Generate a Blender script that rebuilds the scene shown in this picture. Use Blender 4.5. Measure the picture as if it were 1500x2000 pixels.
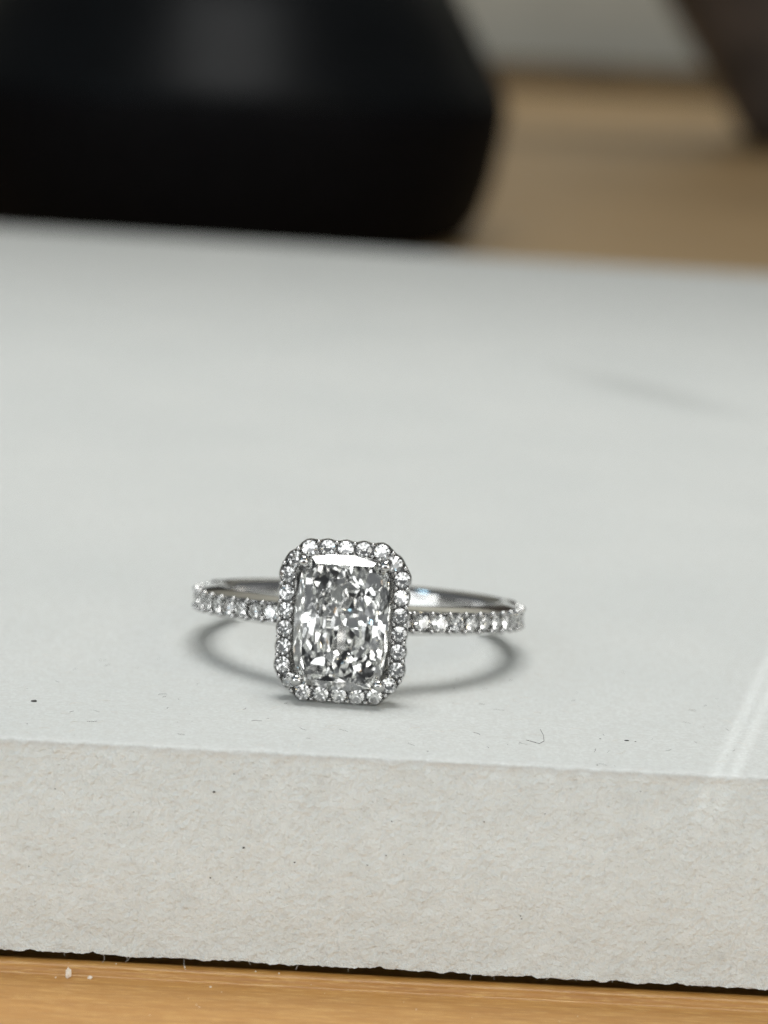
import bpy, bmesh, math, random
from mathutils import Vector, Matrix, noise

random.seed(7)
R = math.radians
sc = bpy.context.scene
for o in list(bpy.data.objects):
    bpy.data.objects.remove(o)
col = sc.collection
S = 0.1                                   # meshes are written in millimetres, the scene is in centimetres

# ------------------------------------------------------------------ camera
cam = bpy.data.cameras.new('camera')
camo = bpy.data.objects.new('camera', cam)
col.objects.link(camo)
sc.camera = camo
PITCH, ROLL = R(12.2), R(3.0)
fwd = Vector((0, math.cos(PITCH), -math.sin(PITCH)))
up0 = Vector((0, math.sin(PITCH), math.cos(PITCH)))
rt0 = Vector((1, 0, 0))
rt = rt0 * math.cos(ROLL) + up0 * math.sin(ROLL)
up = up0 * math.cos(ROLL) - rt0 * math.sin(ROLL)
m = Matrix((rt, up, -fwd)).transposed().to_4x4()
m.translation = Vector((0, -15.2, 4.4))
camo.matrix_world = m
cam.sensor_fit = 'VERTICAL'
cam.sensor_height = 20.0
cam.sensor_width = 15.0
cam.lens = 50.0
cam.clip_start = 0.5
cam.clip_end = 2000
cam.dof.use_dof = True
cam.dof.focus_distance = 15.0
cam.dof.aperture_fstop = 0.178            # 2.8 mm pupil on a scene measured in centimetres

# ------------------------------------------------------------------ world and lamps
w = bpy.data.worlds.new('World')
sc.world = w
w.use_nodes = True
bg = w.node_tree.nodes['Background']
bg.inputs[0].default_value = (0.93, 0.97, 1.0, 1)
bg.inputs[1].default_value = 0.17


def area(name, loc, target, sx, sy, energy, color=(1, 1, 1), spread=180):
    l = bpy.data.lights.new(name, 'AREA')
    l.shape = 'RECTANGLE'
    l.size, l.size_y = sx, sy
    l.energy = energy
    l.color = color
    l.spread = R(spread)
    o = bpy.data.objects.new(name, l)
    col.objects.link(o)
    o.location = loc
    o.rotation_euler = (Vector(target) - Vector(loc)).to_track_quat('-Z', 'Y').to_euler()
    return o


area('ceiling_lamp', (0, 5, 46), (0, 0, 0), 29, 25, 19900, (0.985, 0.993, 0.98))
area('front_fill_lamp', (-6, -66, 29), (0, 0, 1), 110, 26, 15500, (0.975, 0.995, 1.0))  # unseen fill added in front for the board's front face and the stone
area('left_fill_lamp', (-56, -44, 1), (0, 0, -1), 46, 38, 20500, (0.95, 0.985, 1.0))  # low fill added out of view at left front, lifts stone and board face
area('right_fill_lamp', (56, -44, 1), (0, 0, -1), 46, 38, 16500, (1.0, 0.99, 0.96))  # added counterpart of the low fill at right front, also unseen
area('warm_glint_lamp', (50, -30, 40), (0, 0, 0), 9, 9, 3200, (1.0, 0.88, 0.62))  # added to put small warm glints in the diamonds
area('cool_glint_lamp', (-50, -24, 40), (0, 0, 0), 9, 12, 1600, (0.45, 0.76, 1.0))  # unseen source added for bluish glints in the stones
area('wall_fill_lamp', (10, 85, 60), (10, 111, 25), 60, 10, 21000, (1.0, 0.99, 0.95))  # extra fill added to brighten the far wall and desk end
# two narrow added lamps that draw light streaks on the front right board corner
L = Vector((0.196, -0.436, 0.878)).normalized()
pn = Vector((50, -12.6, -17.5)).normalized()
ax = L.cross(pn).normalized()
lo_pt, hi_pt = Vector((1.86, -1.393, -0.27)), Vector((2.95, 2.55, 0))
if (hi_pt - lo_pt).dot(ax) < 0:
    ax = -ax
for k, dx in enumerate((0.0, 0.10)):
    ctr = (lo_pt + hi_pt) / 2 + Vector((dx, 0, 0))
    ln = (hi_pt - lo_pt).dot(ax)
    lo = area('streak_lamp', (0, 0, 0), (0, 0, -1), 0.05, ln, 0.14, (0.93, 0.98, 1.0), 0.6)
    mm = Matrix((pn, ax, pn.cross(ax))).transposed()
    if mm.col[2].dot(L) < 0:
        mm = Matrix((-pn, ax, -pn.cross(ax))).transposed()
    mm = mm.to_4x4()
    mm.translation = ctr + L * 9
    lo.matrix_world = mm

sc.render.engine = 'CYCLES'
sc.render.filter_size = 1.15
cy = sc.cycles
cy.max_bounces = 26
cy.transmission_bounces = 24
cy.glossy_bounces = 12
cy.diffuse_bounces = 4
cy.transparent_max_bounces = 8
cy.caustics_reflective = True
cy.caustics_refractive = True
cy.blur_glossy = 0.3
cy.sample_clamp_indirect = 12
cy.use_light_tree = False
cy.use_denoising = True
try:
    cy.denoiser = 'OPENIMAGEDENOISE'
    cy.denoising_prefilter = 'NONE'
except Exception:
    pass
vs = sc.view_settings
vs.view_transform = 'Standard'
vs.look = 'None'
vs.exposure = 0.0
vs.gamma = 1.0


# ------------------------------------------------------------------ materials
class NT:
    def __init__(self, name):
        self.m = bpy.data.materials.new(name)
        self.m.use_nodes = True
        self.t = self.m.node_tree
        self.b = self.t.nodes['Principled BSDF']
        self.out = self.t.nodes['Material Output']

    def n(self, typ, **kw):
        nd = self.t.nodes.new(typ)
        for k, v in kw.items():
            if k in nd.inputs.keys():
                nd.inputs[k].default_value = v
            else:
                setattr(nd, k, v)
        return nd

    def l(self, a, b):
        self.t.links.new(a, b)

    def coord(self, scale=(1, 1, 1), loc=(0, 0, 0), rot=(0, 0, 0)):
        tc = self.n('ShaderNodeTexCoord')
        mp = self.n('ShaderNodeMapping')
        mp.inputs['Scale'].default_value = scale
        mp.inputs['Location'].default_value = loc
        mp.inputs['Rotation'].default_value = rot
        self.l(tc.outputs['Object'], mp.inputs[0])
        return mp.outputs[0]

    def noise(self, vec, scale, detail=4, rough=0.55):
        nd = self.n('ShaderNodeTexNoise')
        nd.inputs['Scale'].default_value = scale
        nd.inputs['Detail'].default_value = detail
        nd.inputs['Roughness'].default_value = rough
        self.l(vec, nd.inputs['Vector'])
        return nd.outputs['Fac']

    def ramp(self, fac, stops):
        nd = self.n('ShaderNodeValToRGB')
        cr = nd.color_ramp
        while len(cr.elements) < len(stops):
            cr.elements.new(0.5)
        for e, (p, c) in zip(cr.elements, stops):
            e.position = p
            e.color = c if len(c) == 4 else (*c, 1)
        self.l(fac, nd.inputs[0])
        return nd.outputs[0]

    def mix(self, fac, a, b, mode='MIX'):
        nd = self.n('ShaderNodeMix', data_type='RGBA', blend_type=mode)
        for sock, v in ((nd.inputs[0], fac), (nd.inputs[6], a), (nd.inputs[7], b)):
            if hasattr(v, 'links') or isinstance(v, bpy.types.NodeSocket):
                self.l(v, sock)
            else:
                sock.default_value = v
        return nd.outputs[2]

    def math(self, op, a, b=None):
        nd = self.n('ShaderNodeMath', operation=op)
        for i, v in enumerate((a, b)):
            if v is None:
                continue
            if isinstance(v, bpy.types.NodeSocket):
                self.l(v, nd.inputs[i])
            else:
                nd.inputs[i].default_value = v
        return nd.outputs[0]

    def bump(self, h, strength, dist, prev=None):
        nd = self.n('ShaderNodeBump')
        nd.inputs['Strength'].default_value = strength
        nd.inputs['Distance'].default_value = dist
        self.l(h, nd.inputs['Height'])
        if prev is not None:
            self.l(prev, nd.inputs['Normal'])
        return nd.outputs[0]


def mat_board():
    M = NT('white_board_surface')
    v = M.coord()
    # the smooth face of the board is a cooler white than the raw cut edge
    geo = M.n('ShaderNodeNewGeometry')
    sep = M.n('ShaderNodeSeparateXYZ')
    M.l(v, sep.inputs[0])
    cut = M.n('ShaderNodeMapRange')
    cut.inputs['From Min'].default_value = -0.004
    cut.inputs['From Max'].default_value = -0.06
    M.l(sep.outputs['Z'], cut.inputs['Value'])
    c = cut.outputs[0]
    blotch = M.noise(v, 0.55, 3)
    fine = M.noise(v, 38, 3, 0.6)
    fib = M.noise(M.coord((26, 6, 12), rot=(0, 0, 0.5)), 2.2, 4, 0.6)
    top = M.ramp(blotch, [(0.3, (0.575, 0.595, 0.58)), (0.7, (0.625, 0.638, 0.618))])
    mid = M.noise(v, 13, 4, 0.65)
    top = M.mix(M.ramp(fine, [(0.42, (0.46, 0.46, 0.46)), (0.60, (0, 0, 0))]), top, (0.50, 0.505, 0.485, 1))
    top = M.mix(M.ramp(mid, [(0.40, (0.42, 0.42, 0.42)), (0.55, (0, 0, 0))]), top, (0.53, 0.53, 0.505, 1))
    top = M.mix(M.ramp(fib, [(0.60, (0, 0, 0)), (0.75, (0.45, 0.45, 0.45))]), top, (0.46, 0.45, 0.43, 1))
    eb = M.noise(v, 5, 5, 0.6)
    em = M.noise(v, 1.2, 3, 0.6)
    edge = M.ramp(eb, [(0.3, (0.745, 0.785, 0.765)), (0.7, (0.81, 0.85, 0.83))])
    edge = M.mix(M.ramp(em, [(0.45, (0, 0, 0)), (0.8, (0.3, 0.3, 0.3))]), edge, (0.70, 0.725, 0.69, 1))
    grit = M.noise(v, 16, 4, 0.7)
    edge = M.mix(M.ramp(grit, [(0.36, (0.22, 0.22, 0.22)), (0.46, (0, 0, 0))]), edge, (0.56, 0.56, 0.53, 1))
    # tiny grey flecks in the pulp
    vo = M.n('ShaderNodeTexVoronoi')
    vo.inputs['Scale'].default_value = 9
    M.l(v, vo.inputs['Vector'])
    fl = M.ramp(vo.outputs['Distance'], [(0.03, (1, 1, 1)), (0.09, (0, 0, 0))])
    pick = M.ramp(vo.outputs['Color'], [(0.60, (0, 0, 0)), (0.66, (1, 1, 1))])
    fl = M.math('MULTIPLY', fl, pick)
    base = M.mix(c, top, edge)
    base = M.mix(M.math('MULTIPLY', fl, 0.3), base, (0.12, 0.11, 0.10, 1))
    # long faint grey streak far back on the right of the top face
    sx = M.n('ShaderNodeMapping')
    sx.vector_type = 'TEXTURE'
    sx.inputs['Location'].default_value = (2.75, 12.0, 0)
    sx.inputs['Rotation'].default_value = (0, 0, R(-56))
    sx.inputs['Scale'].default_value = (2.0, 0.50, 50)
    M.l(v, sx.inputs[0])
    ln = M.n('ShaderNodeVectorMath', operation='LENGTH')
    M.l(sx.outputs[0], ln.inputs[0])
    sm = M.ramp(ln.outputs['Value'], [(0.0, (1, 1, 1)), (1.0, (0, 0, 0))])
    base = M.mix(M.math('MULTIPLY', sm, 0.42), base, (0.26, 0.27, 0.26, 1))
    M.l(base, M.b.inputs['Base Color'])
    M.b.inputs['Roughness'].default_value = 0.85
    M.b.inputs['Specular IOR Level'].default_value = 0.15
    h1 = M.noise(v, 34, 4, 0.6)
    h2 = M.noise(M.coord((1, 0.45, 1)), 60, 3, 0.6)
    st = M.math('MULTIPLY_ADD', c, 0.75)
    st.node.inputs[2].default_value = 0.32
    b1 = M.n('ShaderNodeBump')
    b1.inputs['Distance'].default_value = 0.03
    M.l(st, b1.inputs['Strength'])
    M.l(h1, b1.inputs['Height'])
    b2 = M.n('ShaderNodeBump')
    b2.inputs['Distance'].default_value = 0.006
    b2.inputs['Strength'].default_value = 0.3
    M.l(h2, b2.inputs['Height'])
    M.l(b1.outputs[0], b2.inputs['Normal'])
    M.l(b2.outputs[0], M.b.inputs['Normal'])
    return M.m


def mat_wood():
    M = NT('honey_wood')
    g = M.noise(M.coord((0.6, 7, 7)), 3.0, 7, 0.68)
    s = M.noise(M.coord((2.6, 46, 46), loc=(3, 1, 2)), 2.2, 5, 0.75)
    big = M.noise(M.coord((0.03, 0.12, 0.5)), 2.5, 3)
    c = M.ramp(g, [(0.25, (0.36, 0.155, 0.030)), (0.55, (0.47, 0.225, 0.050)), (0.8, (0.56, 0.30, 0.085))])
    c = M.mix(M.ramp(s, [(0.50, (0, 0, 0)), (0.66, (0.75, 0.75, 0.75))]), c, (0.74, 0.47, 0.17, 1))
    c = M.mix(M.ramp(big, [(0.4, (0, 0, 0)), (0.7, (0.3, 0.3, 0.3))]), c, (0.34, 0.20, 0.09, 1))
    M.l(c, M.b.inputs['Base Color'])
    M.b.inputs['Roughness'].default_value = 0.34
    M.b.inputs['Specular IOR Level'].default_value = 0.6
    M.l(M.bump(s, 0.25, 0.004), M.b.inputs['Normal'])
    return M.m


def mat_plain(name, color, rough=0.5, metal=0.0, nscale=8, amt=0.15, bump=0.0, spec=0.5):
    M = NT(name)
    f = M.noise(M.coord(), nscale, 4)
    dark = tuple(x * (1 - amt) for x in color)
    lite = tuple(min(1, x * (1 + amt)) for x in color)
    M.l(M.ramp(f, [(0.3, dark), (0.7, lite)]), M.b.inputs['Base Color'])
    M.b.inputs['Roughness'].default_value = rough
    M.b.inputs['Metallic'].default_value = metal
    M.b.inputs['Specular IOR Level'].default_value = spec
    if bump:
        M.l(M.bump(f, bump, 0.01), M.b.inputs['Normal'])
    return M.m


def mat_metal():
    M = NT('polished_white_gold')
    v = M.coord()
    f = M.noise(v, 12, 4)
    M.l(M.ramp(f, [(0.3, (0.53, 0.525, 0.515)), (0.7, (0.60, 0.595, 0.585))]), M.b.inputs['Base Color'])
    M.b.inputs['Metallic'].default_value = 1
    M.l(M.ramp(M.noise(v, 30, 3), [(0.3, (0.06,) * 3), (0.7, (0.15,) * 3)]), M.b.inputs['Roughness'])
    M.l(M.bump(M.noise(v, 18, 2), 0.12, 0.004), M.b.inputs['Normal'])
    return M.m


def mat_diamond(name='diamond', color=(1, 1, 0.996, 1)):
    M = NT(name)
    M.t.nodes.remove(M.b)
    g = M.n('ShaderNodeBsdfGlass')
    g.distribution = 'GGX'
    g.inputs['Color'].default_value = color
    g.inputs['Roughness'].default_value = 0.0
    g.inputs['IOR'].default_value = 2.417
    prev = g.outputs[0]
    M.l(prev, M.out.inputs['Surface'])
    return M.m


MELEE = mat_diamond('small_diamond', (0.95, 0.95, 0.945, 1))
BOARD, WOOD, METAL, DIAMOND = mat_board(), mat_wood(), mat_metal(), mat_diamond()
BLACK = mat_plain('black_moulded_plastic', (0.0025, 0.003, 0.0035), 0.38, nscale=3, amt=0.3, spec=0.09)
RUBBER = mat_plain('matt_black_rubber', (0.0025, 0.0025, 0.003), 0.6, nscale=3, amt=0.3, spec=0.04)
WALL = mat_plain('grey_painted_wall', (0.46, 0.455, 0.40), 0.8, nscale=0.3, amt=0.05)
DESK = mat_plain('dull_brown_desk', (0.39, 0.255, 0.118), 0.4, nscale=0.12, amt=0.10)
DARKWOOD = mat_plain('dark_brown_batten', (0.17, 0.12, 0.06), 0.5, nscale=0.4, amt=0.2)
CLOTH = mat_plain('dark_brown_leather', (0.055, 0.042, 0.034), 0.55, nscale=0.28, amt=0.85, spec=0.4)
STRAP = mat_plain('grey_webbing', (0.22, 0.23, 0.23), 0.7, nscale=0.6, amt=0.2)
CRUMB = mat_plain('white_crumb', (0.80, 0.74, 0.64), 0.7, nscale=30, amt=0.1)
SPECK = mat_plain('dark_dust', (0.035, 0.033, 0.03), 0.8, nscale=30, amt=0.3)
FIBRE = mat_plain('pale_paper_fibre', (0.66, 0.62, 0.56), 0.7, nscale=10, amt=0.1)


# ------------------------------------------------------------------ object helpers
def mesh_from(name, verts, faces, mat, smooth=False, scale=S):
    me = bpy.data.meshes.new(name)
    me.from_pydata([tuple(c * scale for c in v) for v in verts], [], faces)
    me.materials.append(mat)
    if smooth:
        me.polygons.foreach_set('use_smooth', [True] * len(me.polygons))
    me.update()
    return me


def link(name, me, parent=None, mw=None):
    o = bpy.data.objects.new(name, me)
    col.objects.link(o)
    if parent:
        o.parent = parent
    if mw is not None:
        o.matrix_local = mw
    return o


def tag(o, label, cat, group=None):
    o['label'] = label
    o['category'] = cat
    if group:
        o['group'] = group
    return o


def fix_normals(me):
    bm = bmesh.new()
    bm.from_mesh(me)
    bmesh.ops.recalc_face_normals(bm, faces=bm.faces)
    bm.to_mesh(me)
    bm.free()
    return me


def sweep(name, rings, mat, closed=True, cap=False, smooth=True, autosmooth=None):
    """rings: list of equal-length closed profiles (lists of 3D points)"""
    n = len(rings[0])
    vs_, fs = [], []
    for r in rings:
        vs_ += r
    k = len(rings)
    for i in range(k if closed else k - 1):
        a, b = i * n, ((i + 1) % k) * n
        for j in range(n):
            fs.append((a + j, a + (j + 1) % n, b + (j + 1) % n, b + j))
    if cap and not closed:
        fs.append(tuple(range(n)))
        fs.append(tuple(range((k - 1) * n, k * n))[::-1])
    me = mesh_from(name, vs_, fs, mat, smooth)
    fix_normals(me)
    if autosmooth is not None:
        me.set_sharp_from_angle(angle=R(autosmooth))
    return me


def tube(pts, rad, nseg=6):
    """verts, faces of a tube along pts; rad a number or a list"""
    vs_, fs = [], []
    P = [Vector(p) for p in pts]
    for i, p in enumerate(P):
        d = (P[min(i + 1, len(P) - 1)] - P[max(i - 1, 0)]).normalized()
        a = d.orthogonal().normalized() if i == 0 else (pa - d * pa.dot(d)).normalized()
        pa = a
        b = d.cross(a)
        r = rad[i] if isinstance(rad, (list, tuple)) else rad
        for k in range(nseg):
            t = 2 * math.pi * k / nseg
            vs_.append(tuple(p + (a * math.cos(t) + b * math.sin(t)) * r))
    for i in range(len(P) - 1):
        for k in range(nseg):
            fs.append((i * nseg + k, i * nseg + (k + 1) % nseg, (i + 1) * nseg + (k + 1) % nseg, (i + 1) * nseg + k))
    fs.append(tuple(range(nseg))[::-1])
    fs.append(tuple(range((len(P) - 1) * nseg, len(P) * nseg)))
    return vs_, fs


# convex polyhedron by clipping a box with half spaces n.p <= d
def clip_solid(planes, L=3.0):
    q = [Vector(c) for c in ((-L, -L, -L), (L, -L, -L), (L, L, -L), (-L, L, -L), (-L, -L, L), (L, -L, L), (L, L, L), (-L, L, L))]
    faces = [[q[i] for i in f] for f in ((0, 3, 2, 1), (4, 5, 6, 7), (0, 1, 5, 4), (1, 2, 6, 5), (2, 3, 7, 6), (3, 0, 4, 7))]
    for n, d in planes:
        n = Vector(n)
        k = n.length
        n = n / k
        d = d / k
        new, cutp = [], []
        for f in faces:
            out = []
            for i in range(len(f)):
                a, b = f[i], f[(i + 1) % len(f)]
                da, db = n.dot(a) - d, n.dot(b) - d
                if da <= 1e-9:
                    out.append(a)
                if (da < -1e-9 and db > 1e-9) or (da > 1e-9 and db < -1e-9):
                    p = a.lerp(b, da / (da - db))
                    out.append(p)
                    cutp.append(p)
                elif abs(da) <= 1e-9:
                    cutp.append(a)
            if len(out) >= 3:
                new.append(out)
        uniq = []
        for p in cutp:
            if all((p - u).length > 1e-6 for u in uniq):
                uniq.append(p)
        changed = any(n.dot(p) - d > 1e-9 for f in faces for p in f)
        if changed and len(uniq) >= 3:
            c = sum(uniq, Vector()) / len(uniq)
            ax = (uniq[0] - c).normalized()
            ay = n.cross(ax)
            uniq.sort(key=lambda p: math.atan2((p - c).dot(ay), (p - c).dot(ax)))
            new.append(uniq)
        faces = new
    verts, idx, fs = [], {}, []
    for f in faces:
        ids = []
        for p in f:
            key = (round(p.x, 5), round(p.y, 5), round(p.z, 5))
            if key not in idx:
                idx[key] = len(verts)
                verts.append(tuple(p))
            if not ids or ids[-1] != idx[key]:
                ids.append(idx[key])
        if len(ids) > 1 and ids[0] == ids[-1]:
            ids.pop()
        if len(set(ids)) >= 3:
            fs.append(tuple(ids))
    return verts, fs


def facet(az, th, r=None, h=None, upw=False):
    """plane of slope th (deg) facing azimuth az; through girdle radius r, or through the axis at height h"""
    a, t = R(az), R(th)
    s = 1 if upw else -1
    n = (math.sin(t) * math.cos(a), math.sin(t) * math.sin(a), s * math.cos(t))
    d = math.sin(t) * r if r is not None else math.cos(t) * h
    return n, d


def brilliant(seed=0):
    P = [((0, 0, 1), 0.30)]
    for i in range(16):
        P.append(((math.cos(R(22.5 * i + 11.25)), math.sin(R(22.5 * i + 11.25)), 0), 0.985))
    for i in range(16):
        n, d = facet(22.5 * i + 11.25, 40.5, r=1.03, upw=True)
        P.append((n, d))
        P.append(facet(22.5 * i + 11.25, 43.0, r=1.02))
    for i in range(8):
        n, d = facet(45 * i, 34.5, r=1.0, upw=True)
        P.append((n, d))
        t = R(22)
        a = R(45 * i + 22.5)
        P.append(((math.sin(t) * math.cos(a), math.sin(t) * math.sin(a), math.cos(t)), math.sin(t) * 0.60 + math.cos(t) * 0.285))
        P.append(facet(45 * i, 40.8, h=0.865))
    return clip_solid(P)


HX, HZ = 2.86, 4.06


def radiant():
    rnd = random.Random(21)
    P = [((0, 0, 1), 0.225)]                       # table
    for i in range(4):
        P.append(((math.cos(R(90 * i)), math.sin(R(90 * i)), 0), 1.0))
        P.append(((math.cos(R(90 * i + 45)), math.sin(R(90 * i + 45)), 0), 1.25))
        # crown: one long bezel per side and a cut corner facet
        P.append(facet(90 * i, 44 if i % 2 == 0 else 55.5, r=1.015, upw=True))
        P.append(facet(90 * i + 45, 44, r=1.265, upw=True))
    def pav(az, th, r=None, h=None):
        return facet(az, th - 6, r=r, h=h * 0.82 if h else None)
    # pavilion: many small wedge facets in tiers
    j = lambda a: rnd.uniform(-a, a)
    for i in range(4):
        b = 90 * i
        P.append(pav(b + 45, 56 + j(1), r=1.25))
        for s in (-1, 1):
            P.append(pav(b + s * 7, 60 + j(.6), r=1.01))
            P.append(pav(b + s * 15, 54 + j(1), h=1.44))
            P.append(pav(b + s * 26, 51 + j(1), h=1.36))
            P.append(pav(b + s * 5, 50 + j(1), h=1.30))
            P.append(pav(b + s * 36, 48.5 + j(1), h=1.30))
            P.append(pav(b + s * 12, 46 + j(1), h=1.215))
            P.append(pav(b + s * 30, 44.5 + j(1), h=1.19))
            P.append(pav(b + s * 20, 42 + j(1), h=1.145))
            P.append(pav(b + s * 22, 57 + j(1), h=1.53))
            P.append(pav(b + s * 33, 53 + j(1), h=1.415))
            P.append(pav(b + s * 40, 46 + j(1), h=1.235))
            P.append(pav(b + s * 9, 52 + j(1), h=1.365))
            P.append(pav(b + s * 18, 48 + j(1), h=1.262))
        P.append(pav(b, 39.5 + j(.5), h=1.115))
        P.append(pav(b + 45, 41 + j(.5), h=1.135))
    v, f = clip_solid(P)
    return [(x * HX, y * HZ, z * HX) for x, y, z in v], f


# ------------------------------------------------------------------ the table, wall and things far behind
YF = -13.93                                      # front face of the board
TZ = -13.1                                      # table surface under the board


def build_table():
    def strip(name, prof, mat, xs, parent=None, wob=0.05):
        rings = []
        for x in xs:
            r = []
            for (y, z) in prof:
                d = wob * noise.noise(Vector((x * .06, y * .3, 3))) if -30 < y < -13 and z > TZ - 2 else 0
                r.append((x, y + d, z))
            rings.append(r)
        return link(name, sweep(name, rings, mat, closed=False, cap=True, smooth=True, autosmooth=50), parent)
    o = strip('wooden_tabletop', [(1090, TZ - 25), (1090, TZ), (400, TZ), (60, TZ), (20, TZ), (3.2, TZ), (3.2, TZ - 25)], DESK, [-700, -300, -100, 0, 100, 300, 700])
    strip('wooden_edge_trim', [(3, TZ - 25), (3, TZ), (-1, TZ), (-1.2, TZ - 9), (YF + .3, TZ - 9), (YF + .22, TZ - .06), (YF + .1, TZ), (YF - 0.35, TZ), (YF - .55, TZ - .04), (YF - .70, TZ - .13),
          (YF - .80, TZ - .28), (YF - .86, TZ - .48), (YF - .95, TZ - .56), (YF - 1.1, TZ - .59), (YF - 8, TZ - .64), (YF - 20, TZ - 0.7), (YF - 24, TZ - 1.2),
          (YF - 25, TZ - 3), (YF - 25, TZ - 25)], WOOD, [-700, -300, -100, -50] + [-40 + i * 1.0 for i in range(81)] + [50, 100, 300, 700], o)
    return tag(o, 'brown wooden tabletop with honey coloured front edge under the white board', 'table')


build_table()


def slab_box(name, x0, x1, y0, y1, z0, z1, mat, bev=1.0, parent=None):
    bm = bmesh.new()
    bmesh.ops.create_cube(bm, size=1)
    for v in bm.verts:
        v.co = Vector(((x0 + x1) / 2 + v.co.x * (x1 - x0), (y0 + y1) / 2 + v.co.y * (y1 - y0), (z0 + z1) / 2 + v.co.z * (z1 - z0))) * S
    bmesh.ops.bevel(bm, geom=bm.edges[:], offset=bev * S, segments=2, affect='EDGES')
    me = bpy.data.meshes.new(name)
    bm.to_mesh(me)
    bm.free()
    me.materials.append(mat)
    return link(name, me, parent)


wl = slab_box('wall', -1500, 1500, 1110, 1160, -900, 1400, WALL)
wl['kind'] = 'structure'
bt = slab_box('wooden_batten', -700, 700, 1075, 1089, TZ + 0.02, TZ + 13, DARKWOOD)
tag(bt, 'blurred dark brown wooden strip along the far end of the tabletop', 'strip')


def lathe(name, prof, mat, n=72, loc=(0, 0, 0), parent=None):
    rings = []
    for i in range(n):
        a = 2 * math.pi * i / n
        rings.append([(r * math.cos(a), r * math.sin(a), z) for r, z in prof])
    vs_, fs = [], []
    k = len(prof)
    for r in rings:
        vs_ += r
    for i in range(n):
        a, b = i * k, ((i + 1) % n) * k
        for j in range(k - 1):
            fs.append((a + j, b + j, b + j + 1, a + j + 1))
    fs.append(tuple(i * k for i in range(n))[::-1])
    fs.append(tuple(i * k + k - 1 for i in range(n)))
    me = mesh_from(name, vs_, fs, mat, True)
    fix_normals(me)
    me.set_sharp_from_angle(angle=R(50))
    o = link(name, me, parent)
    if parent is None:
        o.location = Vector(loc) * S
    return o


pot = bpy.data.objects.new('black_case', None)
col.objects.link(pot)
pot.location = Vector((-38, 385, TZ)) * S
tag(pot, 'large round black case blurred behind the white board', 'case')
lathe('body', [(48, 0), (52, 1.5), (55, 6), (57.2, 13), (58.6, 21), (59.2, 26), (59.1, 28.2), (58.4, 29.4)], RUBBER, parent=pot)
lathe('lid', [(58.8, 29.5), (58.4, 31), (56.6, 34), (51.6, 43), (46.6, 51.5), (38, 60), (26, 65), (12, 67), (2, 67.5)], BLACK, parent=pot)


# dark leather bag far back on the right: sagging body with a grey strap over its side
def build_bag():
    root = bpy.data.objects.new('dark_bag', None)
    col.objects.link(root)
    root.location = Vector((185, 750, TZ)) * S
    tag(root, 'dark brown bag with grey strap blurred at the right of the tabletop', 'bag')
    rings = []
    for i in range(17):
        t = i / 16
        z = 190 * t
        wd = 72 + 34 * t - 20 * max(0, t - .75) * 4 * (t - .5)
        dp = 42 * (1 - 0.45 * t)
        cx = 6 - 92 * t
        r = []
        for k in range(28):
            a = 2 * math.pi * k / 28
            c, s_ = math.cos(a), math.sin(a)
            q = 0.6
            x = math.copysign(abs(c) ** q, c) * wd
            y = math.copysign(abs(s_) ** q, s_) * dp
            d = 5 * noise.noise(Vector((x * .02, y * .03, z * .02)))
            r.append((cx + x + d, y + d, z))
        rings.append(r)
    link('body', sweep('bag_body', rings, CLOTH, closed=False, cap=True), root)
    pts = [(-64 - 92 * t + 26 * t * (1 - t), -44 + 20 * t, 190 * t) for t in [i / 20 for i in range(6, 21)]]
    rg = []
    for (x, y, z) in pts:
        rg.append([(x - 2, y, z), (x + 14, y - 6, z), (x + 14, y, z), (x - 2, y + 6, z)])
    link('strap', sweep('bag_strap', rg, STRAP, closed=False, cap=True, smooth=False), root)


build_bag()


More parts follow.
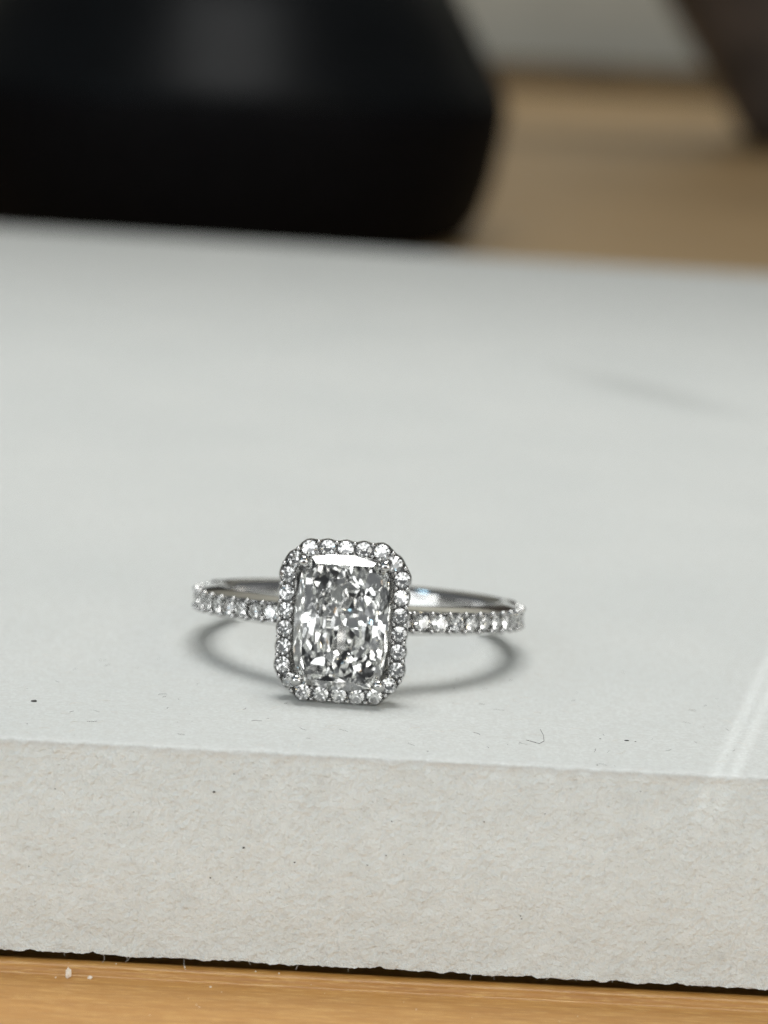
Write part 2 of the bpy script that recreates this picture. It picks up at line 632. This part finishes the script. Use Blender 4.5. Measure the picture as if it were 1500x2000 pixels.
# ------------------------------------------------------------------ the white board
def build_board():
    root = bpy.data.objects.new('white_board', None)
    col.objects.link(root)
    tag(root, 'thick white paperboard with rough torn front edge lying on the wooden tabletop', 'board')
    xs = [-120, -90, -60, -45, -36] + [-30 + i * 0.12 for i in range(501)] + [36, 45, 60, 90, 120]
    N = lambda x, y, z, sc_: noise.noise(Vector((x * sc_ + 17, y * sc_ + 5, z * sc_)))
    rings = []
    ztop = lambda x, y: 0.0
    yrow = [None, 120, 60, 30, 20, 12, 8, 5, 3, 1, 0, -2, -4, -6, -8, -10, -11.5, -12.5, -13.2]
    nfront = 96
    for x in xs:
        back = 241.3 - 0.093 * x
        r = [(x, back, TZ + 0.01), (x, back, -0.4), (x, back - 0.4, 0)]
        for y in yrow[1:]:
            r.append((x, y, 0.02 * N(x, y, 0, .5) if y < 12 else 0))
        lip = 0.13 * N(x, 0, 0, .55) + 0.13 * N(x, 3, 0, 1.5) + 0.03 * N(x, 3, 7, 5)
        r.append((x, YF + lip + 0.10, 0.0))
        r.append((x, YF + lip + 0.02, -0.05))
        zl = -0.15 - 0.06 * N(x, 9, 0, 1.3) - 0.12 * max(0, N(x, 29, 0, .8))
        r.append((x, YF + lip + 0.0, zl))
        bot = -12.66 + 0.16 * N(x, 40, 0, .35) + 0.12 * N(x, 50, 0, 1.4) + 0.07 * N(x, 60, 0, 4) + 0.04 * N(x, 70, 0, 9)
        for k in range(nfront):
            t = (k + 1) / nfront
            z = zl + (bot - zl) * t
            rec = 0.03 * (1 - math.exp(-((z - zl) / 0.25) ** 2))
            d = 0.05 * N(x, 0, z, .35) + 0.030 * N(x, 2, z * 1.3, 1.1) + 0.055 * N(x, 4, z, 2.2) + 0.02 * N(x, 6, z * 1.2, 4.2)
            # straight scrape marks from the cut just below the lip
            d += 0.035 * noise.noise(Vector((x * .22, 3, z * 4.5))) * math.exp(-((z + 0.6) / 0.9) ** 2)
            # pulp swells and frays towards the torn lower edge
            d -= 0.10 * math.exp(-((z - bot) / 0.7) ** 2) * (0.5 + N(x, 12, z, 1.2))
            # hollow patches
            d += 0.10 * max(0, N(x, 90, z, .55) - .25)
            r.append((x, YF + rec + lip * math.exp(-((z - zl) / 0.5) ** 2) + d, z))
        r.append((x, YF + 0.35, bot + 0.05))
        r.append((x, YF + 13.0, bot + 0.1))
        r.append((x, YF + 14.0, TZ + 0.01))
        rings.append(r)
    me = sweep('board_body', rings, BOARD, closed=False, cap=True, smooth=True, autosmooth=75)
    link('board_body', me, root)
    # loose fibres along the torn lower edge and lifting off the top face
    rnd = random.Random(5)
    vs_, fs = [], []

    def add(pts, rad):
        v, f = tube(pts, rad, 4)
        o = len(vs_)
        vs_.extend(v)
        fs.extend([tuple(i + o for i in q) for q in f])
    for i in range(36):
        x = rnd.uniform(-26, 28)
        L = rnd.uniform(0.15, 0.45) if rnd.random() < .85 else rnd.uniform(.6, 1.1)
        a = rnd.uniform(-1, 1)
        p = Vector((x, YF + 0.02, -12.64 + rnd.uniform(-.05, .15)))
        pts = [p]
        for k in range(6):
            a += rnd.uniform(-.4, .4)
            p = p + Vector((math.sin(a) * L / 6, -abs(math.cos(a)) * L / 9, -math.cos(a) * L / 11 if p.z > TZ + .04 else 0))
            pts.append(p)
        add(pts, rnd.uniform(.006, .011))
    for i in range(90):
        x, y = rnd.uniform(-22, 24), rnd.uniform(-13.5, 6)
        a = rnd.uniform(0, 6.28)
        L = rnd.uniform(.3, 1.0)
        p = Vector((x, y, 0.0))
        pts = []
        for k in range(6):
            pts.append((p.x, p.y, 0.012 + 0.03 * math.sin(k / 5 * math.pi) * rnd.uniform(.3, 1)))
            a += rnd.uniform(-.5, .5)
            p = p + Vector((math.cos(a), math.sin(a), 0)) * L / 5
        add(pts, rnd.uniform(.006, .011))
    fo = link('paper_fibre', mesh_from('paper_fibre', vs_, fs, FIBRE, True), root)
    fo['kind'] = 'stuff'
    return root


build_board()


# ------------------------------------------------------------------ the ring
RO, RI = 10.7, 9.3                                # girdle radius of the pave, finger hole
HY = RO + 2.2                                     # distance of the halo girdle plane from the ring axis
ring = bpy.data.objects.new('diamond_ring', None)
col.objects.link(ring)
tag(ring, 'white gold halo ring with rectangular radiant cut diamond and pave band', 'ring')
tilt = math.asin((4.97 - 0.9) / (HY + RO))
rm = Matrix.Rotation(R(-3.8), 4, 'Z') @ Matrix.Rotation(-tilt, 4, 'X')
cp = rm @ Vector((0, -HY, -4.97))
rm.translation = (Vector((-2.22, -3.93, 0.01)) - cp) * S
ring.matrix_world = rm

PAVE_END = 104.0
NSEG = 360


def band_pt(ang, r, z):
    """ang measured from the head (-Y) in degrees, positive to the right"""
    a = R(ang)
    return (r * math.sin(a), -r * math.cos(a), z)


STEP = 6.7
stone_angles = [s * (19.5 + STEP * i) for s in (-1, 1) for i in range(13)]


def build_band():
    rings = []
    for i in range(NSEG):
        ang = -180 + 360 * i / NSEG
        aa = abs(ang)
        pv = 1 if aa < PAVE_END - 3 else max(0, 1 - (aa - PAVE_END + 3) / 6)
        ph = ((aa - 19.5) / STEP)
        sc_ = 0.5 - 0.5 * math.cos(2 * math.pi * ph) if aa > 15 else 0.5      # 0 at a stone, 1 between stones
        rail = RO - 0.10 - 0.10 * pv - 0.10 * pv * (1 - sc_)
        hw = 0.92 - 0.03 * pv * sc_
        floor = (RO - 0.10) * (1 - pv) + (RI + 0.42) * pv
        inw = 0.6
        flr_w = inw if pv > 0 else 0.6
        ra, rb = RI + 0.12, RO - 0.10 - 0.22 * pv
        dome = []
        for q in range(7):
            u = q / 6
            dome.append((ra + (rb - ra) * u, (hw - 0.11 * (2 * u - 1) ** 2) * (1 - pv) + pv * (0.93 - 0.29 * u ** 1.3)))
        pr = [(RI + 0.05, -0.72), (RI, -0.4), (RI, 0), (RI, 0.4), (RI + 0.05, 0.72)] + dome + \
             [(rail - 0.03, hw - 0.13 - .16 * pv), (rail, hw - 0.17 - .17 * pv), (rail, flr_w + 0.06 - .08 * pv), (max(floor, rail - .5) if pv else floor, flr_w - 0.03), (floor, 0.3),
              (floor, 0), (floor, -0.3), (max(floor, rail - .5) if pv else floor, -flr_w + 0.03), (rail, -flr_w - 0.06 + .08 * pv), (rail, -hw + 0.17 + .17 * pv), (rail - 0.03, -hw + 0.13 + .16 * pv)] + \
             [(r, -z) for r, z in dome[::-1]]
        rings.append([band_pt(ang, r, z) for r, z in pr])
    return sweep('band', rings, METAL, closed=True, autosmooth=40)


band = link('band', build_band(), ring)

bv, bf = brilliant()
bead_bm = bmesh.new()
bmesh.ops.create_uvsphere(bead_bm, u_segments=10, v_segments=7, radius=1.0 * S)
for f in bead_bm.faces:
    f.smooth = True
bead_me = bpy.data.meshes.new('bead')
bead_bm.to_mesh(bead_me)
bead_me.materials.append(METAL)

stone_me = mesh_from('round_stone', bv, bf, MELEE)
fix_normals(stone_me)
rnd = random.Random(3)


def frame(pos, normal, spin=0, scale=1.0, tilt=0.0):
    z = Vector(normal).normalized()
    if tilt:
        z = (z + Vector((rnd.uniform(-tilt, tilt), rnd.uniform(-tilt, tilt), rnd.uniform(-tilt, tilt)))).normalized()
    q = z.to_track_quat('Z', 'Y').to_matrix().to_4x4() @ Matrix.Rotation(spin, 4, 'Z')
    mm = q @ Matrix.Diagonal((scale, scale, scale, 1)) if not isinstance(scale, tuple) else q @ Matrix.Diagonal((*scale, 1))
    mm.translation = Vector(pos) * S
    return mm


def stone(name, pos, nrm, rad, parent):
    return link(name, stone_me, parent, frame(pos, nrm, rnd.uniform(0, 6.28), rad, 0.10))


def bead(pos, nrm, rad, parent, stretch=1.3, name='bead'):
    return link(name, bead_me, parent, frame(pos, nrm, 0, (rad, rad, rad * stretch)))


for a in stone_angles:
    n = Vector(band_pt(a, 1, 0))
    stone('band_stone', band_pt(a, RO - 0.13, 0), n, 0.55, band)
for s in (-1, 1):
    for i in range(-1, 13):
        a = s * (19.5 + STEP * (i + .5))
        for zz in (-0.55, 0.55):
            for da in (0,):
                n = Vector(band_pt(a, 1, 0))
                bead(band_pt(a + da, RO - 0.10, zz), n, 0.19, band, 1.3)


# --- head: halo path is a rectangle with cut rounded corners, in the plane y = -HY
def halo_path(hx, hz, c, n_arc=10, n_side=14):
    """closed outline of points (x, z) with outward normals"""
    # a rectangle with clipped corners, each of the eight bends lightly rounded
    pts = []
    r, k = 0.55 * c, 0.33 * c
    for (sx, sz, a0) in ((1, 1, 0), (-1, 1, 90), (-1, -1, 180), (1, -1, 270)):
        va = (sx * (hx - r), sz * (hz - r - k))
        vb = (sx * (hx - r - k), sz * (hz - r))
        if a0 in (90, 270):
            va, vb = vb, va
        for (cx_, cz_), a1 in ((va, a0), (vb, a0 + 45)):
            for q in range(n_arc // 2 + 1):
                a = R(a1 + 45 * q / (n_arc // 2))
                pts.append((cx_ + r * math.cos(a), cz_ + r * math.sin(a), math.cos(a), math.sin(a)))
    return pts


def resample(pts, n):
    L = [0]
    k = len(pts)
    for i in range(k):
        p, q = pts[i], pts[(i + 1) % k]
        L.append(L[-1] + math.hypot(q[0] - p[0], q[1] - p[1]))
    out = []
    for j in range(n):
        s = L[-1] * j / n
        i = max(i for i in range(k) if L[i] <= s + 1e-9)
        seg = L[i + 1] - L[i]
        t = (s - L[i]) / seg if seg > 1e-9 else 0
        p, q = pts[i], pts[(i + 1) % k]
        nx, nz = p[2] + (q[2] - p[2]) * t, p[3] + (q[3] - p[3]) * t
        l = math.hypot(nx, nz)
        out.append((p[0] + (q[0] - p[0]) * t, p[1] + (q[1] - p[1]) * t, nx / l, nz / l))
    return out, L[-1]


PX, PZ, PC = 3.46, 4.41, 1.85
NH = 26
path = halo_path(PX, PZ, PC)
PHASE = 0.0


def build_halo():
    n = NH * 14
    pts, L = resample(path, n)
    rings = []
    for i, (x, z, nx, nz) in enumerate(pts):
        ph = (i / n * NH) % 1.0
        c = math.cos(2 * math.pi * ph)                  # 1 at a stone, -1 between
        ow = 0.50 + 0.055 * c                           # scalloped outer wall
        iw = 0.55
        g = -HY
        top = g + 0.10 - 0.05 * (1 - c) * .5
        pr = [(-iw, g + 0.95), (-iw, g + 0.12), (-iw + 0.07, g + 0.06), (-iw + 0.16, g + 0.14), (-0.20, g + 0.62), (0.15, g + 0.62),
              (ow - 0.16, top + 0.04), (ow - 0.06, top - 0.03), (ow, top + 0.06), (ow, top + 0.3), (ow - 0.05, top + 0.55), (0.36, g + 0.95), (0.10, g + 1.30), (-0.30, g + 1.30)]
        rings.append([(x + nx * u, y, z + nz * u) for u, y in pr])
    return sweep('halo', rings, METAL, closed=True, autosmooth=40)


halo = link('halo', build_halo(), ring)
hp, _ = resample(path, NH)
for (x, z, nx, nz) in hp:
    stone('halo_stone', (x, -HY - 0.02, z), Vector((nx * .10, -1, nz * .10)), 0.465, halo)
hb, _ = resample(path, NH * 2)
for k, (x, z, nx, nz) in enumerate(hb):
    if k % 2 == 0:
        continue
    tx, tz = -nz, nx
    for u, dt in ((0.34, 0), (-0.34, 0)):
        bead((x + nx * u + tx * dt, -HY - 0.04, z + nz * u + tz * dt), (0, -1, 0), 0.15 if u > 0 else 0.125, halo, 1.3)

# centre stone
rv, rf = radiant()
cme = mesh_from('center_stone', rv, rf, DIAMOND)
fix_normals(cme)
GY = -HY - 0.42
cmw = Matrix.Rotation(R(90), 4, 'X')
cmw.translation = Vector((0, GY, 0)) * S
cs = link('center_stone', cme, ring, cmw)


seat = []
sp, _ = resample(halo_path(2.95, 3.90, 1.5), 96)
for (x, z, nx, nz) in sp:
    seat.append([(x, -HY + 0.30, z), (x * .965, -HY + 0.62, z * .965), (x * .93, -HY + 0.98, z * .93),
                 (x * .97, -HY + 1.05, z * .97), (x + nx * .06, -HY + 0.75, z + nz * .06), (x + nx * .1, -HY + 0.45, z + nz * .1)])
link('seat', sweep('seat', seat, METAL, closed=True, autosmooth=40), ring)


# basket rails under the stone and the four claws
def loop_tube(hx, hz, c, y, rad, n=80):
    pts, _ = resample(halo_path(hx, hz, c), n)
    rings = []
    for (x, z, nx, nz) in pts:
        rings.append([(x + nx * rad * math.cos(t), y + rad * math.sin(t), z + nz * rad * math.cos(t)) for t in [2 * math.pi * k / 8 for k in range(8)]])
    return sweep('basket_rail', rings, METAL, closed=True)


link('basket_rail', loop_tube(2.62, 3.5, 1.0, -HY + 1.45, 0.26), ring)
link('basket_rail', loop_tube(1.75, 2.3, 0.9, -HY + 2.45, 0.28), ring)
for sx in (-1, 1):
    for sz in (-1, 1):
        xo, zo = sx * 2.50, sz * 3.74
        base = (sx * 1.25, -HY + 2.7, sz * 1.7)
        mid = (sx * 2.15, -HY + 1.2, sz * 3.2)
        pts = [base, mid, (sx * 2.46, -HY + 0.5, sz * 3.58), (sx * 2.54, -HY - 0.2, sz * 3.72), (sx * 2.54, -HY - 0.55, sz * 3.71), (sx * 2.48, -HY - 0.78, sz * 3.63), (sx * 2.42, -HY - 0.88, sz * 3.55)]
        v, f = tube(pts, [.32, .32, .31, .30, .31, .28, .16], 12)
        cl = link('claw', mesh_from('claw', v, f, METAL, True), ring)
        bead((sx * 2.45, -HY - 0.80, sz * 3.58), (0, -1, 0), 0.35, cl, 0.9, 'claw_tip')


# ------------------------------------------------------------------ crumbs and dust
def crumb(name, loc, size, seed, label):
    bm = bmesh.new()
    bmesh.ops.create_icosphere(bm, subdivisions=2, radius=1)
    for v in bm.verts:
        d = 1 + 0.5 * noise.noise(v.co * 1.4 + Vector((seed, 0, 0)))
        v.co = Vector((v.co.x * size[0], v.co.y * size[1], v.co.z * size[2])) * d * S
    me = bpy.data.meshes.new(name)
    bm.to_mesh(me)
    bm.free()
    me.materials.append(CRUMB)
    o = link(name, me)
    o.location = Vector(loc) * S
    return tag(o, label, 'crumb', 'white crumbs on the wooden ledge')


crumb('white_crumb', (-16.6, YF - 1.2, TZ - 0.32), (.17, .15, .33), 1, 'largest tall white crumb on the wooden ledge below the board')
crumb('white_crumb', (-15.35, YF - 1.2, TZ - 0.5), (.12, .1, .1), 5, 'small round white crumb just right of the largest crumb on the ledge')

rnd2 = random.Random(21)
vs_, fs = [], []


def speck(p, r, flat=(1, 1, .5)):
    bm = bmesh.new()
    bmesh.ops.create_icosphere(bm, subdivisions=1, radius=1)
    sd = rnd2.random() * 50
    o = len(vs_)
    for v in bm.verts:
        d = 1 + 0.6 * noise.noise(v.co * 1.5 + Vector((sd, 0, 0)))
        vs_.append((p[0] + v.co.x * r * flat[0] * d, p[1] + v.co.y * r * flat[1] * d, p[2] + v.co.z * r * flat[2] * d))
    for f in bm.faces:
        fs.append(tuple(v.index + o for v in f.verts))
    bm.free()


SPECKS_TOP = []
for i in range(34):
    speck((rnd2.uniform(-21, 23), rnd2.uniform(-13.5, 12), 0.02), rnd2.uniform(.015, .04), (rnd2.uniform(.7, 2), 1, .4))
for i in range(22):
    speck((rnd2.uniform(-21, 23), YF + 0.03, rnd2.uniform(TZ + 1.2, -.8)), rnd2.uniform(.02, .04), (rnd2.uniform(.7, 1.8), .5, 1))
for (x, z, r) in ((-8.77, -2.55, .09), (-6.99, -5.75, .11)):
    speck((x, YF + 0.02, z), r, (1, .5, 1))
speck((-20.1, -6.6, .03), .15, (1.4, 1, .4))
speck((14.9, -8.25, .03), .08, (2.0, .7, .4))
for i in range(46):                               # short dark lint lying on the top face
    x, y, a = rnd2.uniform(-20, 22), rnd2.uniform(-13.4, 4), rnd2.uniform(0, 6.28)
    n_, Lf = 5, rnd2.uniform(.25, .9)
    pts = []
    for k in range(n_):
        pts.append((x, y, .012))
        a += rnd2.uniform(-.6, .6)
        x += math.cos(a) * Lf / n_
        y += math.sin(a) * Lf / n_
    tv, tf = tube(pts, rnd2.uniform(.005, .010), 4)
    o_ = len(vs_)
    vs_.extend(tv)
    fs.extend([tuple(q + o_ for q in f) for f in tf])
tv, tf = tube([(x, y, .02) for x, y in ((9.88, -6.91), (10.01, -8.0), (9.99, -9.2), (9.70, -9.75), (9.35, -9.5), (8.96, -9.2))], .013, 5)
o_ = len(vs_)
vs_.extend(tv)
fs.extend([tuple(q + o_ for q in f) for f in tf])
do = link('dust_specks', mesh_from('dust_specks', vs_, fs, SPECK))
do['kind'] = 'stuff'
do['label'] = 'tiny dark dust specks scattered over the white board'

vs_, fs = [], []
for (x, y, r) in ((-13.98, YF - .25, .05), (-17.3, YF - 1.3, .05), (-10.05, YF - .2, .06), (-5.97, YF - .3, .05), (-4.62, YF - .4, .05), (-8.44, YF - 1.5, .07)):
    speck((x, y, TZ + .01 if y > YF - .6 else TZ - .57), r, (1, 1, 1))
for i in range(16):
    y = YF - rnd2.uniform(.1, 6)
    speck((rnd2.uniform(-20, 22), y, TZ + .005 if y > YF - .55 else TZ - .59 if y < YF - 1.1 else TZ - .3), rnd2.uniform(.018, .035), (1, 1, 1))
cd = link('crumb_dust', mesh_from('crumb_dust', vs_, fs, CRUMB))
cd['kind'] = 'stuff'
cd['label'] = 'fine white dust on the wooden edge below the board'
